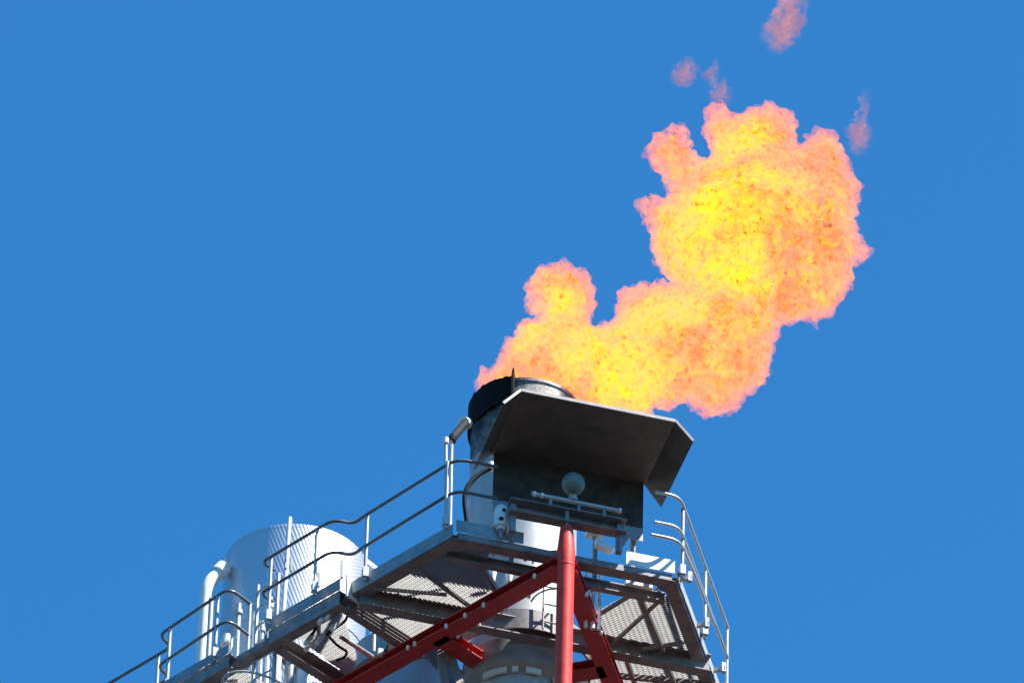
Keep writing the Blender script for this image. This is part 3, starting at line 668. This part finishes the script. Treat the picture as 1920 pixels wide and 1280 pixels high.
def flame_mat(name, sig, ramp, soft=False, soot_amt=1.0, sharp=.12, seed=0, hot=()):
    m, t, n, l = nt(name)
    o = n.new('ShaderNodeOutputMaterial'); tc = n.new('ShaderNodeTexCoord')
    def M(op, a, b=None, c=None):
        q = n.new('ShaderNodeMath'); q.operation = op
        for i, x in enumerate((a, b, c)):
            if x is None: continue
            if isinstance(x, (int, float)): q.inputs[i].default_value = x
            else: l.new(x, q.inputs[i])
        return q.outputs[0]
    def N(scale, detail, rough=.6, dist=0.0, off=0):
        mp = n.new('ShaderNodeMapping'); mp.inputs['Location'].default_value = (off + seed, off * 1.7, off * .6)
        q = n.new('ShaderNodeTexNoise'); q.inputs['Scale'].default_value = scale; q.inputs['Detail'].default_value = detail
        q.inputs['Roughness'].default_value = rough; q.inputs['Distortion'].default_value = dist
        l.new(tc.outputs['Object'], mp.inputs[0]); l.new(mp.outputs[0], q.inputs['Vector']); return q.outputs['Fac']
    def R(x, a, b, c, d):
        q = n.new('ShaderNodeMapRange'); q.inputs['From Min'].default_value = a; q.inputs['From Max'].default_value = b
        q.inputs['To Min'].default_value = c; q.inputs['To Max'].default_value = d; q.clamp = True
        l.new(x, q.inputs[0]); return q.outputs[0]
    fine = N(6.5, 4, .68, .5)
    big = N(1.5, 2, .5, .4, 4)
    dens = R(fine, .42 if soft else .36, .62 if soft else .64, sig * (.02 if soft else .15), sig * 2.1)
    if soft:
        sp_ = n.new('ShaderNodeTexGradient'); sp_.gradient_type = 'SPHERICAL'
        mp = n.new('ShaderNodeMapping'); mp.inputs['Location'].default_value = (-1, -1, -1); mp.inputs['Scale'].default_value = (2, 2, 2)
        l.new(tc.outputs['Generated'], mp.inputs[0]); l.new(mp.outputs[0], sp_.inputs[0])
        dens = M('MULTIPLY', dens, R(sp_.outputs['Fac'], .0, .5, .12, 1.0))
    cell = M('MULTIPLY', M('ABSOLUTE', M('SUBTRACT', N(3.0, 1, .5, 1.0, 2), .5), None), 5.0)
    cell2 = M('MULTIPLY', M('ABSOLUTE', M('SUBTRACT', N(8.0, 2, .6, .8, 7), .5), None), 5.0)
    folds = M('ADD', M('MULTIPLY', cell, .5), M('MULTIPLY', cell2, .5))
    fld = None
    heat = M('ADD', M('MULTIPLY', M('SUBTRACT', big, .5), 1.4), M('SUBTRACT', folds, .33))
    for (c_, r_) in hot:
        mp = n.new('ShaderNodeMapping'); mp.inputs['Scale'].default_value = (1, .35, 1); mp.inputs['Location'].default_value = (-c_.x, -c_.y * .35, -c_.z)
        ln = n.new('ShaderNodeVectorMath'); ln.operation = 'LENGTH'
        l.new(tc.outputs['Object'], mp.inputs[0]); l.new(mp.outputs[0], ln.inputs[0])
        fld = M('MAXIMUM', fld, R(ln.outputs['Value'], .40 * r_, 1.25 * r_, .55, -.19)) if fld is not None else R(ln.outputs['Value'], .40 * r_, 1.25 * r_, .55, -.19)
    heat = R(M('ADD', heat, fld) if fld is not None else heat, -sharp, sharp, 0, 1)
    rp = n.new('ShaderNodeValToRGB'); cr_ = rp.color_ramp; cr_.interpolation = 'LINEAR'
    mx = max(max(c) for c in ramp)
    cr_.elements[0].color = (*(x / mx for x in ramp[0]), 1); cr_.elements[1].color = (*(x / mx for x in ramp[2]), 1)
    e = cr_.elements.new(.5); e.color = (*(x / mx for x in ramp[1]), 1)
    l.new(heat, rp.inputs[0])
    em = n.new('ShaderNodeEmission'); l.new(rp.outputs[0], em.inputs['Color'])
    sootm = R(N(11, 2, .5, .2, 9), .605, .67, 0, soot_amt)
    l.new(M('MULTIPLY', M('MULTIPLY', dens, mx), M('SUBTRACT', 1.0, sootm)), em.inputs['Strength'])
    ab = n.new('ShaderNodeVolumeAbsorption'); ab.inputs['Color'].default_value = (0, 0, 0, 1)
    l.new(dens, ab.inputs['Density'])
    ad = n.new('ShaderNodeAddShader'); l.new(em.outputs[0], ad.inputs[0]); l.new(ab.outputs[0], ad.inputs[1])
    l.new(ad.outputs[0], o.inputs['Volume'])
    return m
EXPO = 1.5
k = 1 / 2 ** EXPO
def K3(*c): return tuple(x * k for x in c)
forg = P(sum(p[0] for p in FL) / len(FL), sum(p[1] for p in FL) / len(FL))
HOT = [(P(u, v) - forg, r / 150.0) for u, v, r in ((1370, 325, 75), (1320, 465, 100), (1445, 420, 75), (1360, 560, 85), (1385, 480, 70), (1185, 650, 75), (1260, 625, 70), (1175, 735, 80), (1050, 595, 50), (1010, 660, 60), (1095, 690, 75), (1500, 470, 50))]
fm = flame_mat('flame gas', 3.1, (K3(1.45, .42, .31), K3(1.9, .58, .30), K3(2.3, .76, .24)), sharp=.35, hot=HOT)
bm_ = flame_mat('burning gas', 14.0, (K3(1.0, .29, .075), K3(2.0, .64, .075), K3(3.0, 1.02, .035)), seed=1.3, sharp=.36, hot=HOT)
wm = flame_mat('thin flame gas', 1.7, (K3(.62, .22, .22), K3(.80, .30, .25), K3(1.15, .45, .30)), True, 0)
FD = [(.32, .18), (.20, -.22), (.09, -.14), (.05, .06)]
fl = blob('flame', FL, 10, .024, FD, fm, jitter=.35, grow=.95)
c_ = blob('burning_core', FL, 13, .028, [(.30, .16), (.18, -.24), (.08, -.12)], bm_, jitter=.45, erode=19)
loc = c_.location - fl.location; c_.parent = fl; c_.location = loc
fl['label'] = 'large orange and yellow flame billowing right from the mouth of the flare stack'; fl['category'] = 'flame'
def zw(pts): return [(1220 + x / 4.0, y / 4.0) for x, y in pts]
for pts, lab in ((zw([(990,-60),(960,60),(920,130),(850,170),(850,260),(880,350),(950,410),(1020,400),(1060,310),(1120,230),(1140,120),(1170,30),(1180,-60)]), 'long streaky pink wisp of flame cut by the top edge of the picture'),
                 (zw([(140,540),(200,490),(260,430),(320,480),(355,540),(300,620),(240,670),(200,610)]), 'round brownish pink wisp floating left above the flame'),
                 (zw([(380,570),(440,510),(490,440),(550,430),(545,490),(510,540),(470,600),(400,600)]), 'small pale wisp right next to the round brownish one'),
                 (zw([(440,610),(520,600),(590,660),(620,790),(540,800),(470,740)]), 'faint purple wisp rising off the top of the flame'),
                 (zw([(1590,720),(1650,680),(1640,790),(1610,880),(1650,1000),(1640,1090),(1610,1190),(1540,1180),(1480,1060),(1480,990),(1540,880)]), 'thin tapering pink wisp along the right shoulder of the flame')):
    o = blob('flame_wisp', pts, 5, .020, [(.2, .2), (.10, .16), (.04, .06)], wm, minr=2, grow=1.3, jitter=.6)
    o['label'] = lab; o['category'] = 'flame wisp'; o['group'] = 'detached wisps of flame'

# ------------------------------------------------------------------ light, sky, camera
SUN = (AX * .8 - BX * .6).normalized(); SEL = rad(59)
sd = SUN * math.cos(SEL) + Vector((0, 0, math.sin(SEL)))
lt = bpy.data.lights.new('sun', 'SUN'); lt.energy = 4.6; lt.angle = rad(.5); lt.color = (1, .96, .90)
so = bpy.data.objects.new('sun', lt); col.objects.link(so); so.rotation_euler = (-sd).to_track_quat('-Z', 'Y').to_euler(); so.location = (60, -60, 120)
w = bpy.data.worlds.new('World'); sc.world = w; w.use_nodes = True
n = w.node_tree.nodes; l = w.node_tree.links; n.clear()
wo = n.new('ShaderNodeOutputWorld'); bg = n.new('ShaderNodeBackground'); sk = n.new('ShaderNodeTexSky')
sk.sky_type = 'NISHITA'; sk.sun_disc = False; sk.sun_elevation = SEL; sk.sun_rotation = math.atan2(SUN.x, SUN.y)
sk.air_density = 1.0; sk.dust_density = 0.0; sk.ozone_density = 4.0; sk.altitude = 800
bg.inputs['Strength'].default_value = .0655
tint = n.new('ShaderNodeMix'); tint.data_type = 'RGBA'; tint.blend_type = 'MULTIPLY'; tint.inputs[0].default_value = 1
tint.inputs[7].default_value = (.25, .87, 1.17, 1)      # deep polarised blue of a very clear day
l.new(sk.outputs[0], tint.inputs[6]); l.new(tint.outputs[2], bg.inputs[0]); l.new(bg.outputs[0], wo.inputs[0])

cam = bpy.data.cameras.new('camera'); cam.sensor_width = 36; cam.sensor_fit = 'HORIZONTAL'; cam.lens = 36 * F / 1920
cam.clip_start = .5; cam.clip_end = 10000
co = bpy.data.objects.new('camera', cam); col.objects.link(co)
co.matrix_world = Matrix(((CR.x, CU.x, -fw.x, CAM.x), (CR.y, CU.y, -fw.y, CAM.y), (CR.z, CU.z, -fw.z, CAM.z), (0, 0, 0, 1)))
sc.camera = co
sc.view_settings.view_transform = 'Standard'; sc.view_settings.look = 'None'; sc.view_settings.exposure = EXPO; sc.view_settings.gamma = 1
sc.cycles.volume_step_rate = .25; sc.cycles.volume_max_steps = 256
sc.cycles.max_bounces = 8; sc.cycles.transparent_max_bounces = 32; sc.cycles.volume_bounces = 0
